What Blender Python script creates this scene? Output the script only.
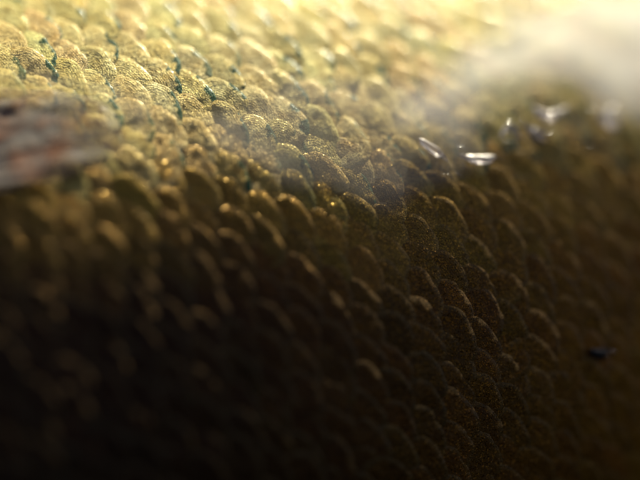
import bpy, bmesh, math, random
from mathutils import Vector, Matrix, noise

for o in list(bpy.data.objects):
    bpy.data.objects.remove(o)
sc = bpy.context.scene
R = random.Random(7)
MM = 0.001

# ------------------------------------------------------------------ camera
P0 = Vector((0.0, 0.0, 0.15))            # the spot of the flank in the middle of the picture
DIST = 0.088
cd = bpy.data.cameras.new('camera')
cam = bpy.data.objects.new('camera', cd)
sc.collection.objects.link(cam)
cam.location = P0 + Vector((0.014, -DIST, 0.007))
cam.rotation_euler = (math.radians(85.5), 0, math.radians(9))
cd.sensor_width = 36
cd.lens = 68
cd.clip_start = 0.002
cd.clip_end = 50
cd.dof.use_dof = True
cd.dof.focus_distance = 0.0912
cd.dof.aperture_fstop = 3.4
cd.dof.aperture_blades = 0
sc.camera = cam

# ------------------------------------------------------------------ sky, sun, exposure
SUN_EL, SUN_AZ = 60.0, -34.0     # elevation; azimuth from +Y (away from the camera) towards -X
w = bpy.data.worlds.new('World')
sc.world = w
w.use_nodes = True
nt = w.node_tree
bg = nt.nodes['Background']
sky = nt.nodes.new('ShaderNodeTexSky')
sky.sky_type = 'NISHITA'
sky.sun_disc = False
sky.sun_elevation = math.radians(SUN_EL)
sky.sun_rotation = math.radians(-SUN_AZ)
sky.air_density = 0.25
sky.dust_density = 3.0
sky.ozone_density = 0.5
nt.links.new(sky.outputs[0], bg.inputs['Color'])
bg.inputs['Strength'].default_value = 0.05
el, az = math.radians(SUN_EL), math.radians(SUN_AZ)
L = Vector((-math.sin(az) * math.cos(el), math.cos(az) * math.cos(el), math.sin(el)))
sd = bpy.data.lights.new('sun', 'SUN')
sd.energy = 5.0
sd.angle = math.radians(3.0)
sd.color = (1.0, 0.91, 0.68)
sun = bpy.data.objects.new('sun', sd)
sc.collection.objects.link(sun)
sun.rotation_euler = L.to_track_quat('Z', 'Y').to_euler()
sun.location = P0 + L
sc.view_settings.view_transform = 'Standard'
sc.view_settings.look = 'None'
sc.view_settings.gamma = 1
sc.view_settings.exposure = 1.5
sc.render.engine = 'CYCLES'
sc.cycles.max_bounces = 8

# ------------------------------------------------------------------ the flank as a curved body
GX, GZ = 0.40, 0.33                       # how the flank recedes to the right and upwards
n0 = Vector((GX, -1, GZ)).normalized()
ANG = math.radians(18)
e1 = Vector((math.cos(ANG), 0, math.sin(ANG)))
e1 = (e1 - n0 * e1.dot(n0)).normalized()  # length of the fish, towards the tail
e2 = n0.cross(e1).normalized()            # across the flank
if e2.z < 0:
    e2 = -e2
A, B, C = 0.130, 0.056, 0.050            # half length, half height, half thickness
CEN = P0 - n0 * C


def to_body(p):
    d = p - CEN
    return Vector((d.dot(e1) / A, d.dot(e2) / B, d.dot(n0) / C))


def normal(p):
    q = to_body(p)
    return (e1 * (q.x / A) + e2 * (q.y / B) + n0 * (q.z / C)).normalized()


def snap(p):
    for _ in range(2):
        q = to_body(p)
        p = CEN + (p - CEN) / q.length
    return p


def walk(s, t, n=28):
    """point of the skin reached by walking (s, t) metres over it from P0, and its normal"""
    d = e1 * s + e2 * t
    ln = d.length
    if ln < 1e-9:
        return P0.copy(), n0.copy()
    d = d / ln
    p = P0.copy()
    st = ln / n
    for _ in range(n):
        p = snap(p + d * st)
        m = normal(p)
        d = (d - m * d.dot(m)).normalized()
    return p, normal(p)


# ------------------------------------------------------------------ materials
def nodes(name):
    m = bpy.data.materials.new(name)
    m.use_nodes = True
    t = m.node_tree
    return m, t, t.nodes['Principled BSDF']


def N(t, typ, **kw):
    n = t.nodes.new(typ)
    for k, v in kw.items():
        setattr(n, k, v)
    return n


def math_node(t, op, a, b=None, clamp=False):
    n = N(t, 'ShaderNodeMath', operation=op)
    n.use_clamp = clamp
    for i, v in enumerate((a, b)):
        if v is None:
            continue
        if isinstance(v, (int, float)):
            n.inputs[i].default_value = v
        else:
            t.links.new(v, n.inputs[i])
    return n.outputs[0]


def mix(t, f, a, b, blend='MIX'):
    n = N(t, 'ShaderNodeMix', data_type='RGBA', blend_type=blend)
    for i, v in ((0, f), (6, a), (7, b)):
        if isinstance(v, (int, float)):
            n.inputs[i].default_value = v
        elif isinstance(v, tuple):
            n.inputs[i].default_value = v
        else:
            t.links.new(v, n.inputs[i])
    return n.outputs[2]


def scale_material(joined=False):
    m, t, b = nodes('fish_scale_joined' if joined else 'fish_scale')
    tc = N(t, 'ShaderNodeTexCoord')
    oi = N(t, 'ShaderNodeObjectInfo')
    off = N(t, 'ShaderNodeVectorMath', operation='ADD')
    sh = N(t, 'ShaderNodeVectorMath', operation='SCALE')
    cmb = N(t, 'ShaderNodeCombineXYZ')
    r = oi.outputs['Random']
    if joined:
        r = N(t, 'ShaderNodeAttribute', attribute_name='own').outputs['Fac']
    for k, f in enumerate((97.0, 53.0, 31.0)):
        t.links.new(math_node(t, 'MULTIPLY', r, f), cmb.inputs[k])
    t.links.new(tc.outputs['Object'], off.inputs[0])
    t.links.new(cmb.outputs[0], off.inputs[1])
    P = off.outputs[0]
    # guanine flecks: tiny mirror plates, each tilted its own way
    v = N(t, 'ShaderNodeTexVoronoi')
    v.inputs['Scale'].default_value = 11.0
    t.links.new(P, v.inputs['Vector'])
    sep = N(t, 'ShaderNodeSeparateColor')
    t.links.new(v.outputs['Color'], sep.inputs[0])
    n1 = N(t, 'ShaderNodeTexNoise')
    n1.inputs['Scale'].default_value = 0.9
    n1.inputs['Detail'].default_value = 6
    n1.inputs['Roughness'].default_value = 0.65
    t.links.new(P, n1.inputs['Vector'])
    n2 = N(t, 'ShaderNodeTexNoise')
    n2.inputs['Scale'].default_value = 3.2
    n2.inputs['Detail'].default_value = 4
    t.links.new(P, n2.inputs['Vector'])
    rim = N(t, 'ShaderNodeAttribute', attribute_name='rim')
    tail = N(t, 'ShaderNodeAttribute', attribute_name='tail')
    # scale colour with light and shade painted in, mottled
    pig_shade = oi.outputs['Color']
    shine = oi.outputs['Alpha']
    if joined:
        pa = N(t, 'ShaderNodeAttribute', attribute_name='pigment_shade')
        pig_shade = pa.outputs['Color']
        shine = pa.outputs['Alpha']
    ramp = N(t, 'ShaderNodeValToRGB')
    ramp.color_ramp.elements[0].position = 0.32
    ramp.color_ramp.elements[1].position = 0.68
    t.links.new(n1.outputs[0], ramp.inputs[0])
    dark = mix(t, 1.0, pig_shade, (0.60, 0.50, 0.36, 1), 'MULTIPLY')
    c = mix(t, ramp.outputs[0], dark, pig_shade)
    lum = N(t, 'ShaderNodeRGBToBW')
    t.links.new(pig_shade, lum.inputs[0])
    calm = math_node(t, 'SUBTRACT', 1.0, math_node(t, 'MULTIPLY', lum.outputs[0], 1.1), True)
    calm = math_node(t, 'MAXIMUM', calm, 0.15)
    fleck = math_node(t, 'MULTIPLY', math_node(t, 'GREATER_THAN', sep.outputs[0], 0.64), calm)
    fl = mix(t, 1.0, pig_shade, (1.55, 1.40, 0.95, 1), 'MULTIPLY')
    c = mix(t, math_node(t, 'MULTIPLY', fleck, 0.6), c, fl)
    # melanophores
    mel = math_node(t, 'GREATER_THAN', sep.outputs[1], 0.80)
    c = mix(t, math_node(t, 'MULTIPLY', mel, math_node(t, 'MULTIPLY', calm, 0.4)), c, (0.035, 0.03, 0.012, 1))
    # thin green-grey free margin
    rm = N(t, 'ShaderNodeMapRange')
    rm.inputs['From Min'].default_value = 0.80
    rm.inputs['From Max'].default_value = 0.93
    t.links.new(math_node(t, 'ADD', rim.outputs['Fac'], math_node(t, 'MULTIPLY', math_node(t, 'SUBTRACT', n2.outputs[0], 0.5), 0.25)), rm.inputs[0])
    c = mix(t, math_node(t, 'MULTIPLY', rm.outputs[0], 0.3), c, (0.10, 0.085, 0.03, 1))
    tm = N(t, 'ShaderNodeMapRange')
    tm.inputs['From Min'].default_value = 0.82
    tm.inputs['From Max'].default_value = 0.92
    t.links.new(math_node(t, 'ADD', tail.outputs['Fac'], math_node(t, 'MULTIPLY', math_node(t, 'SUBTRACT', n1.outputs[0], 0.50), 1.5)), tm.inputs[0])
    bw = N(t, 'ShaderNodeRGBToBW')
    t.links.new(pig_shade, bw.inputs[0])
    own = math_node(t, 'MULTIPLY', math_node(t, 'SUBTRACT', math_node(t, 'FRACT', math_node(t, 'MULTIPLY', r, 37.0)), 0.25, True), 1.9)          # how green this scale's tip is
    amt = math_node(t, 'MULTIPLY', math_node(t, 'MULTIPLY', own, 1.4), math_node(t, 'MULTIPLY', math_node(t, 'SUBTRACT', bw.outputs[0], 0.2, True), 3.0), True)
    c = mix(t, math_node(t, 'MULTIPLY', tm.outputs[0], amt), c, (0.022, 0.065, 0.030, 1))  # dark green also paints in the shading at the free edge
    # rim-light glint painted as a gold crescent on some free edges
    cr = N(t, 'ShaderNodeAttribute', attribute_name='crest')
    cm = N(t, 'ShaderNodeMapRange')
    cm.inputs['From Min'].default_value = 0.84
    cm.inputs['From Max'].default_value = 0.95
    t.links.new(math_node(t, 'ADD', cr.outputs['Fac'], math_node(t, 'MULTIPLY', math_node(t, 'SUBTRACT', n1.outputs[0], 0.52), 1.3)), cm.inputs[0])
    o2 = N(t, 'ShaderNodeMapRange')
    o2.inputs['From Min'].default_value = 0.4
    o2.inputs['From Max'].default_value = 0.75
    t.links.new(math_node(t, 'FRACT', math_node(t, 'MULTIPLY', r, 71.0)), o2.inputs[0])
    gold = math_node(t, 'MULTIPLY', math_node(t, 'MULTIPLY', cm.outputs[0], o2.outputs[0]), shine)
    c = mix(t, gold, c, (0.82, 0.47, 0.14, 1))
    t.links.new(c, b.inputs['Base Color'])
    t.links.new(math_node(t, 'MAXIMUM', math_node(t, 'MULTIPLY', fleck, 0.75), math_node(t, 'MULTIPLY', gold, 0.85)), b.inputs['Metallic'])
    t.links.new(math_node(t, 'SUBTRACT', 0.46, math_node(t, 'MULTIPLY', fleck, 0.26)), b.inputs['Roughness'])
    t.links.new(math_node(t, 'ADD', math_node(t, 'MULTIPLY', rm.outputs[0], 0.15), math_node(t, 'ADD', math_node(t, 'MULTIPLY', lum.outputs[0], 0.35), 0.06)), b.inputs['Coat Weight'])
    b.inputs['Specular IOR Level'].default_value = 0.15
    b.inputs['Coat Roughness'].default_value = 0.17
    b.inputs['Coat IOR'].default_value = 1.36
    # relief: flecks, rings of growth, fine crumple
    wv = math_node(t, 'SINE', math_node(t, 'MULTIPLY', rim.outputs['Fac'], 75.0))
    h = math_node(t, 'ADD', math_node(t, 'MULTIPLY', sep.outputs[2], 0.05), math_node(t, 'MULTIPLY', n2.outputs[0], 0.08))
    h = math_node(t, 'ADD', h, math_node(t, 'MULTIPLY', wv, 0.0025))
    bp = N(t, 'ShaderNodeBump')
    bp.inputs['Strength'].default_value = 0.8
    bp.inputs['Distance'].default_value = 0.001
    t.links.new(h, bp.inputs['Height'])
    dv = N(t, 'ShaderNodeVectorMath', operation='SUBTRACT')
    t.links.new(v.outputs['Color'], dv.inputs[0])
    dv.inputs[1].default_value = (0.5, 0.5, 0.5)
    ds = N(t, 'ShaderNodeVectorMath', operation='SCALE')
    t.links.new(dv.outputs[0], ds.inputs[0])
    t.links.new(math_node(t, 'ADD', math_node(t, 'MULTIPLY', fleck, 0.75), 0.06), ds.inputs['Scale'])
    da = N(t, 'ShaderNodeVectorMath', operation='ADD')
    t.links.new(bp.outputs[0], da.inputs[0])
    t.links.new(ds.outputs[0], da.inputs[1])
    dn = N(t, 'ShaderNodeVectorMath', operation='NORMALIZE')
    t.links.new(da.outputs[0], dn.inputs[0])
    t.links.new(dn.outputs[0], b.inputs['Normal'])
    bc = N(t, 'ShaderNodeBump')
    bc.inputs['Strength'].default_value = 0.5
    bc.inputs['Distance'].default_value = 0.001
    t.links.new(math_node(t, 'MULTIPLY', n2.outputs[0], 0.15), bc.inputs['Height'])
    t.links.new(bc.outputs[0], b.inputs['Coat Normal'])
    return m


def skin_material():
    m, t, b = nodes('fish_skin')
    tc = N(t, 'ShaderNodeTexCoord')
    n1 = N(t, 'ShaderNodeTexNoise')
    n1.inputs['Scale'].default_value = 600
    n1.inputs['Detail'].default_value = 5
    t.links.new(tc.outputs['Object'], n1.inputs['Vector'])
    c = mix(t, n1.outputs[0], (0.03, 0.02, 0.008, 1), (0.09, 0.06, 0.02, 1))
    t.links.new(c, b.inputs['Base Color'])
    b.inputs['Roughness'].default_value = 0.8
    b.inputs['Specular IOR Level'].default_value = 0.1
    bp = N(t, 'ShaderNodeBump')
    bp.inputs['Distance'].default_value = 0.0004
    t.links.new(n1.outputs[0], bp.inputs['Height'])
    t.links.new(bp.outputs[0], b.inputs['Normal'])
    return m


def film_material(name, haze, tint):
    m, t, b = nodes(name)
    tc = N(t, 'ShaderNodeTexCoord')
    at = N(t, 'ShaderNodeAttribute', attribute_name='body')
    n1 = N(t, 'ShaderNodeTexNoise')
    n1.inputs['Scale'].default_value = 60
    n1.inputs['Detail'].default_value = 5
    t.links.new(tc.outputs['Object'], n1.inputs['Vector'])
    b.inputs['Base Color'].default_value = tint
    b.inputs['Roughness'].default_value = 0.5
    b.inputs['IOR'].default_value = 1.36
    b.inputs['Specular IOR Level'].default_value = 0.3
    a = math_node(t, 'MULTIPLY', at.outputs['Fac'], math_node(t, 'ADD', math_node(t, 'MULTIPLY', n1.outputs[0], 0.6), 0.5), True)
    t.links.new(math_node(t, 'MULTIPLY', a, haze), b.inputs['Alpha'])
    bp = N(t, 'ShaderNodeBump')
    bp.inputs['Distance'].default_value = 0.0006
    bp.inputs['Strength'].default_value = 0.2
    t.links.new(n1.outputs[0], bp.inputs['Height'])
    t.links.new(bp.outputs[0], b.inputs['Normal'])
    return m


def water_material():
    m, t, b = nodes('clear_water')
    b.inputs['Base Color'].default_value = (0.97, 0.98, 1, 1)
    b.inputs['Roughness'].default_value = 0.06
    b.inputs['IOR'].default_value = 1.33
    b.inputs['Transmission Weight'].default_value = 1.0
    return m


def glint_drop_material():
    m, t, b = nodes('painted_glint_drop')
    tc = N(t, 'ShaderNodeTexCoord')
    n1 = N(t, 'ShaderNodeTexNoise')
    n1.inputs['Scale'].default_value = 700
    t.links.new(tc.outputs['Object'], n1.inputs['Vector'])
    b.inputs['Base Color'].default_value = (0.86, 0.82, 0.80, 1)  # white body colour paints the sky glints of the wet drops
    b.inputs['Roughness'].default_value = 0.15
    b.inputs['IOR'].default_value = 1.36
    t.links.new(math_node(t, 'ADD', math_node(t, 'MULTIPLY', n1.outputs[0], 0.6), 0.3), b.inputs['Transmission Weight'])
    return m


M_GLINT_DROP = glint_drop_material()
M_SCALE_JOINED = scale_material(True)
M_SCALE, M_SKIN, M_WATER = scale_material(), skin_material(), water_material()

# ------------------------------------------------------------------ fish: root and skin
fish = bpy.data.objects.new('fish', None)
fish.empty_display_size = 0.02
sc.collection.objects.link(fish)
fish.location = CEN
fish['label'] = 'wet golden fish flank covered in overlapping scales, darkening to brown with the shade painted in'
fish['category'] = 'fish'


def add_part(name, me, mat, mw, parent=fish):
    o = bpy.data.objects.new(name, me)
    if mat and not me.materials:
        me.materials.append(mat)
    sc.collection.objects.link(o)
    o.parent = parent
    o.matrix_local = Matrix.Translation(-CEN) @ mw
    return o


bm = bmesh.new()
bmesh.ops.create_uvsphere(bm, u_segments=96, v_segments=64, radius=1)
frame = Matrix((e1 * A, e2 * B, n0 * C)).transposed()
for v in bm.verts:
    v.co = CEN + frame @ v.co
bmesh.ops.recalc_face_normals(bm, faces=bm.faces)
for f in bm.faces:
    f.smooth = True
me = bpy.data.meshes.new('skin')
bm.to_mesh(me)
bm.free()
add_part('skin', me, M_SKIN, Matrix.Identity(4))

# ------------------------------------------------------------------ scales
# two steps of the scale lattice over the skin, in mm along (e1, e2)
V1 = Vector((3.30, -2.05)) * 0.64
V2 = Vector((0.70, 3.20)) * 0.64
PITCH = (V1 + V2).length
CROSS = (V1 - V2).length
AX = (V1 + V2).normalized()


def scale_mesh(seed):
    """one scale in mm: x to the free (tail) edge, z outwards; buried in front"""
    r = random.Random(seed)
    ph = [r.uniform(0, 6.28) for _ in range(4)]
    lr, lf, hw = PITCH * 0.78, PITCH * 1.0, CROSS * 0.66
    NA, NR = 44, 9
    rad = [0.0, 0.22, 0.42, 0.60, 0.74, 0.85, 0.92, 0.97, 1.0][:NR]
    vs, rim, fs, tail, crest = [], [], [], [], []
    for j, q in enumerate(rad):
        for i in range(NA if j else 1):
            a = 2 * math.pi * i / NA
            ca, sa = math.cos(a), math.sin(a)
            wob = 1 + 0.03 * math.sin(3 * a + ph[0]) + 0.02 * math.sin(5 * a + ph[1]) + 0.012 * math.sin(9 * a + ph[2])
            ex = math.copysign(abs(ca) ** 0.86, ca)
            ey = math.copysign(abs(sa) ** 0.86, sa)
            x = ex * (lr if ca > 0 else lf) * q * wob
            y = ey * hw * q * wob
            z = 0.085 * x + 0.05 - 0.05 * (y / hw) ** 2 - 0.03 * max(0, x / lr) ** 2
            z -= 0.08 * max(0, (q - 0.80) / 0.20) ** 2           # lip rolls over
            z += 0.02 * math.sin(1.7 * x + ph[3]) * math.cos(1.9 * y + ph[1])
            z += 0.045 * noise.noise(Vector((x * 0.8 + ph[0] * 9, y * 0.8, seed))) + 0.04 * noise.noise(Vector((x * 2.1, y * 2.1 + ph[1] * 9, seed)))
            vs.append((x, y, z))
            g = min(1, max(0, (math.cos(a + 0.35) - 0.55) / 0.3))
            tail.append(q * g)
            crest.append(q * min(1, max(0, (math.cos(a - 0.3) - 0.50) / 0.3)))
            rim.append(q if ca > -0.2 else q * 0.6)
    for i in range(NA):
        fs.append((0, 1 + i, 1 + (i + 1) % NA))
    for j in range(1, NR - 1):
        o1, o2 = 1 + (j - 1) * NA, 1 + j * NA
        for i in range(NA):
            k = (i + 1) % NA
            fs.append((o1 + i, o2 + i, o2 + k, o1 + k))
    me = bpy.data.meshes.new('scale')
    me.from_pydata(vs, [], fs)
    at = me.attributes.new('rim', 'FLOAT', 'POINT')
    at.data.foreach_set('value', rim)
    me.attributes.new('tail', 'FLOAT', 'POINT').data.foreach_set('value', tail)
    me.attributes.new('crest', 'FLOAT', 'POINT').data.foreach_set('value', crest)
    for p in me.polygons:
        p.use_smooth = True
    me.materials.append(M_SCALE)
    return me


variants = [scale_mesh(11 + k) for k in range(14)]


def scale_matrix(s, t):
    p, n = walk(s * MM, t * MM)
    q, _ = walk((s + AX.x * 0.4) * MM, (t + AX.y * 0.4) * MM)
    x = (q - p)
    x = (x - n * x.dot(n)).normalized()
    y = n.cross(x)
    rot = Matrix((x, y, n)).transposed().to_4x4()
    j = (Matrix.Rotation(math.radians(R.gauss(4, 5)), 4, 'Z') @ Matrix.Rotation(math.radians(R.gauss(0, 1.0)), 4, 'Y')
         @ Matrix.Rotation(math.radians(R.gauss(0, 1.2)), 4, 'X'))
    if R.random() < 0.10:
        j = j @ Matrix.Rotation(math.radians(-R.uniform(2, 4.5)), 4, 'Y')     # a scale that stands off a little
    k = MM * R.gauss(1.0, 0.04)
    return Matrix.Translation(p) @ rot @ j @ Matrix.Diagonal((k, k, k, 1)), p


def pigment_shade(p):
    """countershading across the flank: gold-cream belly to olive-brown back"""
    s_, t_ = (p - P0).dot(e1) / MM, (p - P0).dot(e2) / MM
    h = t_ + 0.16 * s_ + 2.5 * math.exp(-((s_ - 4) / 9) ** 2) + 2.0 * noise.noise(p * 90)  # follows the edge of the lit zone, dipping at the centre
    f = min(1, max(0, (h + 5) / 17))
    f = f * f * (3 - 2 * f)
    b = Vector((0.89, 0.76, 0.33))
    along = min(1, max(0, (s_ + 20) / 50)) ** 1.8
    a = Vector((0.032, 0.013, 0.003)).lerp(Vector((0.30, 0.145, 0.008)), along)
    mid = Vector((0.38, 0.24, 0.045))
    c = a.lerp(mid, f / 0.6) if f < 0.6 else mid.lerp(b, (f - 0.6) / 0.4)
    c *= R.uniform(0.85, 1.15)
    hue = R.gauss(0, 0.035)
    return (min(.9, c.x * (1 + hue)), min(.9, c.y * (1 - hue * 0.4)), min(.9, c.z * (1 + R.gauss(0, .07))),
            (1 - 0.75 * along) * 0.7 * math.exp(-((h + 5) / 7) ** 2))  # last value: strength of the painted rim glint


cam_inv = (Matrix.Translation(cam.location) @ cam.rotation_euler.to_matrix().to_4x4()).inverted()
cells = []
for i in range(-26, 27):
    for k in range(-26, 27):
        g = V1 * i + V2 * k
        if g.length < 52:
            jx, jy = R.gauss(0, 0.10), R.gauss(0, 0.10)
            cells.append((g.x + jx, g.y + jy))
todo = []
for s, t in cells:
    mw, p = scale_matrix(s, t)
    d = cam_inv @ p
    ix = d.x / -d.z * cd.lens / cd.sensor_width          # -0.5 .. 0.5 in the frame
    iy = d.y / -d.z * cd.lens / cd.sensor_width
    edge = max(abs(ix) / 0.5, abs(iy) / 0.375)
    todo.append((edge, mw, p))
todo.sort(key=lambda c: c[0])
rest = []
for i, (edge, mw, p) in enumerate(todo):
    if i < 290 and edge < 1.15:
        o = add_part('scale', variants[R.randrange(14)], None, mw)
        o.color = pigment_shade(p)
    else:
        rest.append((mw, p))
bm = bmesh.new()
pig_shade_list, own_list = [], []
for mw, p in rest:
    tmp = bmesh.new()
    tmp.from_mesh(variants[R.randrange(14)])
    bmesh.ops.transform(tmp, matrix=Matrix.Scale(1 / MM, 4) @ Matrix.Translation(-CEN) @ mw, verts=tmp.verts)
    tm = bpy.data.meshes.new('tmp')
    tmp.to_mesh(tm)
    tmp.free()
    bm.from_mesh(tm)
    col, rnd = pigment_shade(p), R.random()
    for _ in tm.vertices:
        pig_shade_list.extend(col)
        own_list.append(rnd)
    bpy.data.meshes.remove(tm)
me = bpy.data.meshes.new('scale_cover')
bm.to_mesh(me)
bm.free()
me.attributes.new('pigment_shade', 'FLOAT_COLOR', 'POINT').data.foreach_set('color', pig_shade_list)
me.attributes.new('own', 'FLOAT', 'POINT').data.foreach_set('value', own_list)
me.materials.append(M_SCALE_JOINED)
o = add_part('scale_cover', me, None, Matrix.Translation(CEN) @ Matrix.Scale(MM, 4))
o['kind'] = 'stuff'
print('scales', len(todo), 'stuff', len(rest))


# ------------------------------------------------------------------ helpers for things lying on the scales
def on_skin(s, t, h):
    p, n = walk(s * MM, t * MM)
    return p + n * (h * MM)


def catmull(pts, u):
    u = min(max(u, 0.0), 0.99999) * (len(pts) - 1)
    i = int(u)
    f = u - i
    g = [Vector(pts[min(max(i + k, 0), len(pts) - 1)]) for k in (-1, 0, 1, 2)]
    return 0.5 * (2 * g[1] + (g[2] - g[0]) * f + (2 * g[0] - 5 * g[1] + 4 * g[2] - g[3]) * f * f
                  + (3 * g[1] - g[0] - 3 * g[2] + g[3]) * f ** 3)


def smooth(me):
    for p in me.polygons:
        p.use_smooth = True


# ------------------------------------------------------------------ fin folded against the flank
def fin_material():
    m, t, b = nodes('fin_membrane')
    tc = N(t, 'ShaderNodeTexCoord')
    at = N(t, 'ShaderNodeAttribute', attribute_name='across')
    n1 = N(t, 'ShaderNodeTexNoise')
    n1.inputs['Scale'].default_value = 420
    n1.inputs['Detail'].default_value = 5
    t.links.new(tc.outputs['Object'], n1.inputs['Vector'])
    ramp = N(t, 'ShaderNodeValToRGB')
    ramp.color_ramp.elements[0].position = 0.34
    ramp.color_ramp.elements[1].position = 0.52
    t.links.new(math_node(t, 'ADD', math_node(t, 'MULTIPLY', n1.outputs[0], 0.7), math_node(t, 'MULTIPLY', at.outputs['Fac'], 0.08)), ramp.inputs[0])
    c = mix(t, ramp.outputs[0], (0.14, 0.125, 0.11, 1), (0.18, 0.07, 0.028, 1))
    t.links.new(c, b.inputs['Base Color'])
    b.inputs['Roughness'].default_value = 0.33
    b.inputs['Coat Weight'].default_value = 0.8
    b.inputs['Coat Roughness'].default_value = 0.25
    b.inputs['Coat IOR'].default_value = 1.4
    bp = N(t, 'ShaderNodeBump')
    bp.inputs['Distance'].default_value = 0.0006
    bp.inputs['Strength'].default_value = 0.7
    al = N(t, 'ShaderNodeAttribute', attribute_name='along')
    fa = N(t, 'ShaderNodeMapRange')
    fa.inputs['From Min'].default_value = 1.0
    fa.inputs['From Max'].default_value = 0.66
    fa.inputs['To Min'].default_value = 0.15
    fa.inputs['To Max'].default_value = 0.80
    t.links.new(math_node(t, 'ADD', al.outputs['Fac'], math_node(t, 'MULTIPLY', math_node(t, 'SUBTRACT', n1.outputs[0], 0.5), 0.5)), fa.inputs[0])
    t.links.new(fa.outputs[0], b.inputs['Alpha'])
    t.links.new(n1.outputs[0], bp.inputs['Height'])
    t.links.new(bp.outputs[0], b.inputs['Normal'])
    return m


def ray_material():
    m, t, b = nodes('fin_ray')
    tc = N(t, 'ShaderNodeTexCoord')
    n1 = N(t, 'ShaderNodeTexNoise')
    n1.inputs['Scale'].default_value = 500
    t.links.new(tc.outputs['Object'], n1.inputs['Vector'])
    t.links.new(mix(t, n1.outputs[0], (0.17, 0.15, 0.13, 1), (0.20, 0.13, 0.07, 1)), b.inputs['Base Color'])
    b.inputs['Roughness'].default_value = 0.3
    b.inputs['Coat Weight'].default_value = 0.8
    b.inputs['Coat Roughness'].default_value = 0.2
    return m


TIPS = [(-20.1, 17.4), (-17.7, 16.6), (-15.2, 15.7), (-12.7, 13.9), (-11.8, 11.0), (-12.9, 9.3), (-15.5, 8.6), (-18.7, 8.5)]
BASE_UP, BASE_LOW = Vector((-27.1, 13.2)), Vector((-27.7, 9.4))
NRAY = 6


def fin_point(a, b, lift=0.0):
    tip = catmull(TIPS, b)
    base = BASE_UP.lerp(BASE_LOW, b)
    q = base.lerp(tip, a)
    q.y += 0.5 * math.sin(3.0 * a) * (0.5 - b)
    h = 0.55 + 1.5 * b ** 1.4
    h += 0.05 * math.sin(b * NRAY * 6.283) + 0.16 * noise.noise(Vector((a * 6, b * 5, 3.0)))
    h += 0.16 * noise.noise(Vector((a * 13, b * 9, 7.0)))
    h *= 1 - 0.45 * a ** 4
    return on_skin(q.x, q.y, h + lift)


NU, NV = 26, 43
vs, fs, acr, aln = [], [], [], []
for lay in (0.06, -0.06):
    for i in range(NU):
        for k in range(NV):
            a, b = i / (NU - 1), k / (NV - 1)
            edge = min(1, (1 - a) * 14, b * 14, (1 - b) * 14)
            vs.append((fin_point(a, b, lay * edge) - CEN))
            aln.append(a)
            acr.append(0.5 - 0.5 * math.cos(b * NRAY * 6.283))
for lay in (0, 1):
    o0 = lay * NU * NV
    for i in range(NU - 1):
        for k in range(NV - 1):
            q = [o0 + i * NV + k, o0 + (i + 1) * NV + k, o0 + (i + 1) * NV + k + 1, o0 + i * NV + k + 1]
            fs.append(q if lay else q[::-1])
me = bpy.data.meshes.new('fin')
me.from_pydata(vs, [], fs)
me.attributes.new('across', 'FLOAT', 'POINT').data.foreach_set('value', acr)
me.attributes.new('along', 'FLOAT', 'POINT').data.foreach_set('value', aln)
smooth(me)
fin = add_part('fin', me, fin_material(), Matrix.Translation(CEN))
fin['label'] = 'grey reddish translucent fin folded against the scales'
M_RAY = ray_material()
for r_ in range(NRAY):
    b0 = (r_ + 0.25) / NRAY
    vs, fs = [], []
    for i in range(24):
        a = i / 23 * 0.93
        c0 = fin_point(a, b0, 0.04) - CEN
        d = (fin_point(min(1, a + 0.02), b0, 0.04) - CEN - c0).normalized()
        n = normal(c0 + CEN)
        sd_ = d.cross(n).normalized()
        rr = (0.10 - 0.07 * a) * MM
        for k in range(8):
            g = k / 8 * 2 * math.pi
            vs.append(c0 + sd_ * math.cos(g) * rr * 1.3 + n * math.sin(g) * rr)
    for i in range(23):
        for k in range(8):
            fs.append((i * 8 + k, i * 8 + (k + 1) % 8, (i + 1) * 8 + (k + 1) % 8, (i + 1) * 8 + k))
    me = bpy.data.meshes.new('ray')
    me.from_pydata(vs, [], fs)
    smooth(me)
    o = add_part('ray', me, M_RAY, Matrix.Identity(4), fin)
    o.matrix_local = Matrix.Identity(4)

# ------------------------------------------------------------------ mucus film over the far scales, wet glare painted in milky white
FILM = [(5.9, 5.9), (11.8, 3.4), (14.7, 4.4), (18.4, 5.9), (22.2, 6.0), (23.5, 3.6), (26.7, 1.8), (31.4, 1.4), (37.5, 8.0), (41.0, 16.7), (28.1, 18.5), (20.2, 16.1), (11.5, 12.3), (7.0, 9.1)]


def inside_dist(x, y, poly):
    ins, best = False, 1e9
    for i in range(len(poly)):
        x1, y1 = poly[i - 1]
        x2, y2 = poly[i]
        if (y1 > y) != (y2 > y) and x < (x2 - x1) * (y - y1) / (y2 - y1) + x1:
            ins = not ins
        dx, dy = x2 - x1, y2 - y1
        u = max(0, min(1, ((x - x1) * dx + (y - y1) * dy) / (dx * dx + dy * dy)))
        best = min(best, math.hypot(x - x1 - u * dx, y - y1 - u * dy))
    return best if ins else -best


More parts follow.
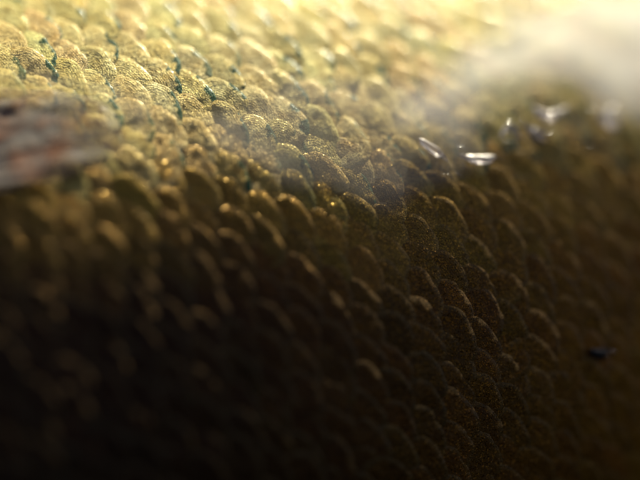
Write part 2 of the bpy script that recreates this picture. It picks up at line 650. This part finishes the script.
def film(name, poly, step, thick, fade, mat, swell=0.0, ripple=0.0):
    xs = [p[0] for p in poly]
    ys = [p[1] for p in poly]
    x0, y0 = min(xs) - 1, min(ys) - 1
    nx, ny = int((max(xs) + 1 - x0) / step) + 1, int((max(ys) + 1 - y0) / step) + 1
    vs, fs, at, idx = [], [], [], {}
    for i in range(nx):
        for k in range(ny):
            x, y = x0 + i * step, y0 + k * step
            d = inside_dist(x, y, poly) + 0.9 * noise.noise(Vector((x * 0.3, y * 0.3, 9)))
            if d < -0.4:
                continue
            f = min(1, max(0, d / fade))
            f = f * f * (3 - 2 * f)
            h = thick + 0.10 * noise.noise(Vector((x * 0.25, y * 0.25, 2)))
            h += ripple * (noise.noise(Vector((x * 1.1, y * 0.9, 5))) + 0.5 * noise.noise(Vector((x * 2.3, y * 2.0, 6))))
            h += swell * min(1, max(0, (15 - y) / 12))
            idx[i, k] = len(vs)
            vs.append(on_skin(x, y, h) - CEN)
            at.append(f)
    for (i, k), a in idx.items():
        q = [a, idx.get((i + 1, k)), idx.get((i + 1, k + 1)), idx.get((i, k + 1))]
        if None not in q:
            fs.append(q)
    me = bpy.data.meshes.new(name)
    me.from_pydata(vs, [], fs)
    me.attributes.new('body', 'FLOAT', 'POINT').data.foreach_set('value', at)
    smooth(me)
    return add_part(name, me, mat, Matrix.Translation(CEN))


o = film('mucus_glare', FILM, 0.45, 0.85, 5.2, film_material('mucus', 0.66, (0.72, 0.71, 0.69, 1)), 1.5)  # pale tint paints the wet glare into the film
o['label'] = 'mucus film with wet glare painted milky white over the golden scales'
M_THIN = film_material('thin_mucus_haze', 0.36, (0.62, 0.58, 0.50, 1))  # greyish tint paints a veil of glare over the scales
o = film('mucus_glare', [(-6.8, 11.4), (1.9, 13.9), (10.4, 11.6), (14.8, 7.0), (17.2, 2.6), (11.1, 1.4), (6.5, 0.0), (2.1, 1.7), (-2.5, 4.5), (-6.0, 8.6)], 0.4, 0.7, 2.2, M_THIN)
o['label'] = 'thin mucus patch with painted glare haze where the gold turns brown'
o = film('mucus_glare', [(-17.9, 18.7), (-15.2, 17.3), (-11.7, 16.2), (-9.2, 13.9), (-8.7, 11.4), (-10.8, 10.6), (-12.3, 12.3), (-14.4, 14.6), (-17.8, 16.1), (-20.4, 17.5), (-19.9, 20.3)], 0.4, 0.7, 2.2, M_THIN)
o['label'] = 'thin mucus patch with painted glare haze above the folded fin'


def wet_material():
    """clear rippled water lying on the mucus: transparent, mirror-like where it turns away"""
    m = bpy.data.materials.new('clear_wet_film')
    m.use_nodes = True
    t = m.node_tree
    t.nodes.remove(t.nodes['Principled BSDF'])
    fr = N(t, 'ShaderNodeFresnel')
    fr.inputs['IOR'].default_value = 1.36
    gl = N(t, 'ShaderNodeBsdfGlossy')
    gl.inputs['Roughness'].default_value = 0.16
    tr = N(t, 'ShaderNodeBsdfTransparent')
    mx = N(t, 'ShaderNodeMixShader')
    at = N(t, 'ShaderNodeAttribute', attribute_name='body')
    t.links.new(math_node(t, 'MULTIPLY', fr.outputs[0], at.outputs['Fac']), mx.inputs[0])
    t.links.new(tr.outputs[0], mx.inputs[1])
    t.links.new(gl.outputs[0], mx.inputs[2])
    t.links.new(mx.outputs[0], t.nodes['Material Output'].inputs['Surface'])
    return m


o = film('wet_film', [(8.9, 6.3), (11.7, 5.5), (14.7, 4.2), (17.2, 6.3), (21.5, 6.7), (26.2, 5.4), (30.6, 4.3), (30.1, 1.8), (24.8, 2.0), (20.5, 3.0), (17.6, 2.4), (13.8, 1.5), (9.9, 2.9), (7.6, 4.7)], 0.18, 0.95, 1.2, wet_material(), 0.0, 0.42)
o['label'] = 'clear rippled wet film glinting along the edge of the milky mucus'


# ------------------------------------------------------------------ water drops
def droplet(label, s, t, rx, ry, ang, h, seed, base=0.55, bend=0.0, mat=None):
    r = random.Random(seed)
    ph = [r.uniform(0, 6.28) for _ in range(3)]
    p, n = walk(s * MM, t * MM)
    x = (walk((s + 0.3) * MM, t * MM)[0] - p).normalized()
    y = n.cross(x)
    ca, sa = math.cos(ang), math.sin(ang)
    X, Y = x * ca + y * sa, y * ca - x * sa
    NA, NR = 32, 10
    vs, fs = [], []
    for j in range(NR + 1):
        q = math.sin(j / NR * math.pi / 2 * 1.15)
        z = h * math.cos(j / NR * math.pi / 2 * 1.15)
        for i in range(NA if j else 1):
            a = 6.2832 * i / NA
            w_ = 1 + 0.12 * math.sin(2 * a + ph[0]) + 0.12 * math.sin(3 * a + ph[1]) + 0.06 * math.sin(5 * a + ph[2])
            u, v = math.cos(a) * rx * q * w_, math.sin(a) * ry * q * w_
            v += bend * (u / rx) ** 2
            vs.append((X * u + Y * v + n * (z + base)) * MM)
    for i in range(NA):
        fs.append((0, 1 + i, 1 + (i + 1) % NA))
    for j in range(1, NR):
        o1, o2 = 1 + (j - 1) * NA, 1 + j * NA
        for i in range(NA):
            k = (i + 1) % NA
            fs.append((o1 + i, o2 + i, o2 + k, o1 + k))
    fs.append(tuple(1 + (NR - 1) * NA + i for i in range(NA))[::-1])
    me = bpy.data.meshes.new('droplet')
    me.from_pydata(vs, [], fs)
    smooth(me)
    me.materials.append(mat or M_GLINT_DROP)
    o = bpy.data.objects.new('droplet', me)
    sc.collection.objects.link(o)
    o.location = p
    o['label'] = label
    o['category'] = 'droplet'
    o['group'] = 'drops of water and slime on the scales'
    return o


DROPS = [
    ('long thin streak of wet glint painted white on dark scales below the milky film', 13.85, 3.10, 1.5, 0.32, -0.30, 0.45, 0.15),
    ('slanting streak of wet glint painted white beside the last golden scales', 10.51, 4.65, 1.5, 0.28, -0.95, 0.4, -0.2),
    ('arched drop with painted white glint like a small horseshoe near the milky film', 17.28, 5.04, 0.9, 0.36, -0.3, 0.55, -0.75),
    ('smile-shaped drop with painted white glint against the edge of the milky film', 20.96, 5.36, 1.5, 0.38, -0.2, 0.55, 0.6),
    ('short oval drop with painted white glint between the arched and smile-shaped drops', 19.29, 4.11, 1.1, 0.34, -0.7, 0.5, 0.2),
    ('rounded drop with painted white glint at the end of the milky film', 26.15, 4.18, 1.2, 0.7, -0.2, 0.8, 0.0),
]
for k, (label, s, t, rx, ry, ang, h, bend) in enumerate(DROPS):
    droplet(label, s, t, rx * 0.9, ry * 1.3, ang, h * 0.45, k + 1, base=0.85, bend=bend * 0.8)
droplet('tiny clear water bead touching the dark speck on brown scales', 20.36, -13.63, 0.45, 0.30, -0.2, 0.7, 7, base=0.7, mat=M_WATER)
m, t_, b_ = nodes('dark_grit')
gn = N(t_, 'ShaderNodeTexNoise')
gn.inputs['Scale'].default_value = 3000
t_.links.new(mix(t_, gn.outputs[0], (0.004, 0.004, 0.003, 1), (0.02, 0.016, 0.01, 1)), b_.inputs['Base Color'])
b_.inputs['Roughness'].default_value = 0.6
o = droplet('small dark speck of grit beside the clear water bead', 19.63, -13.60, 0.75, 0.5, -0.3, 0.4, 8, base=0.45, mat=m)
o.name = 'grit_speck'
o['category'] = 'speck'
del o['group']
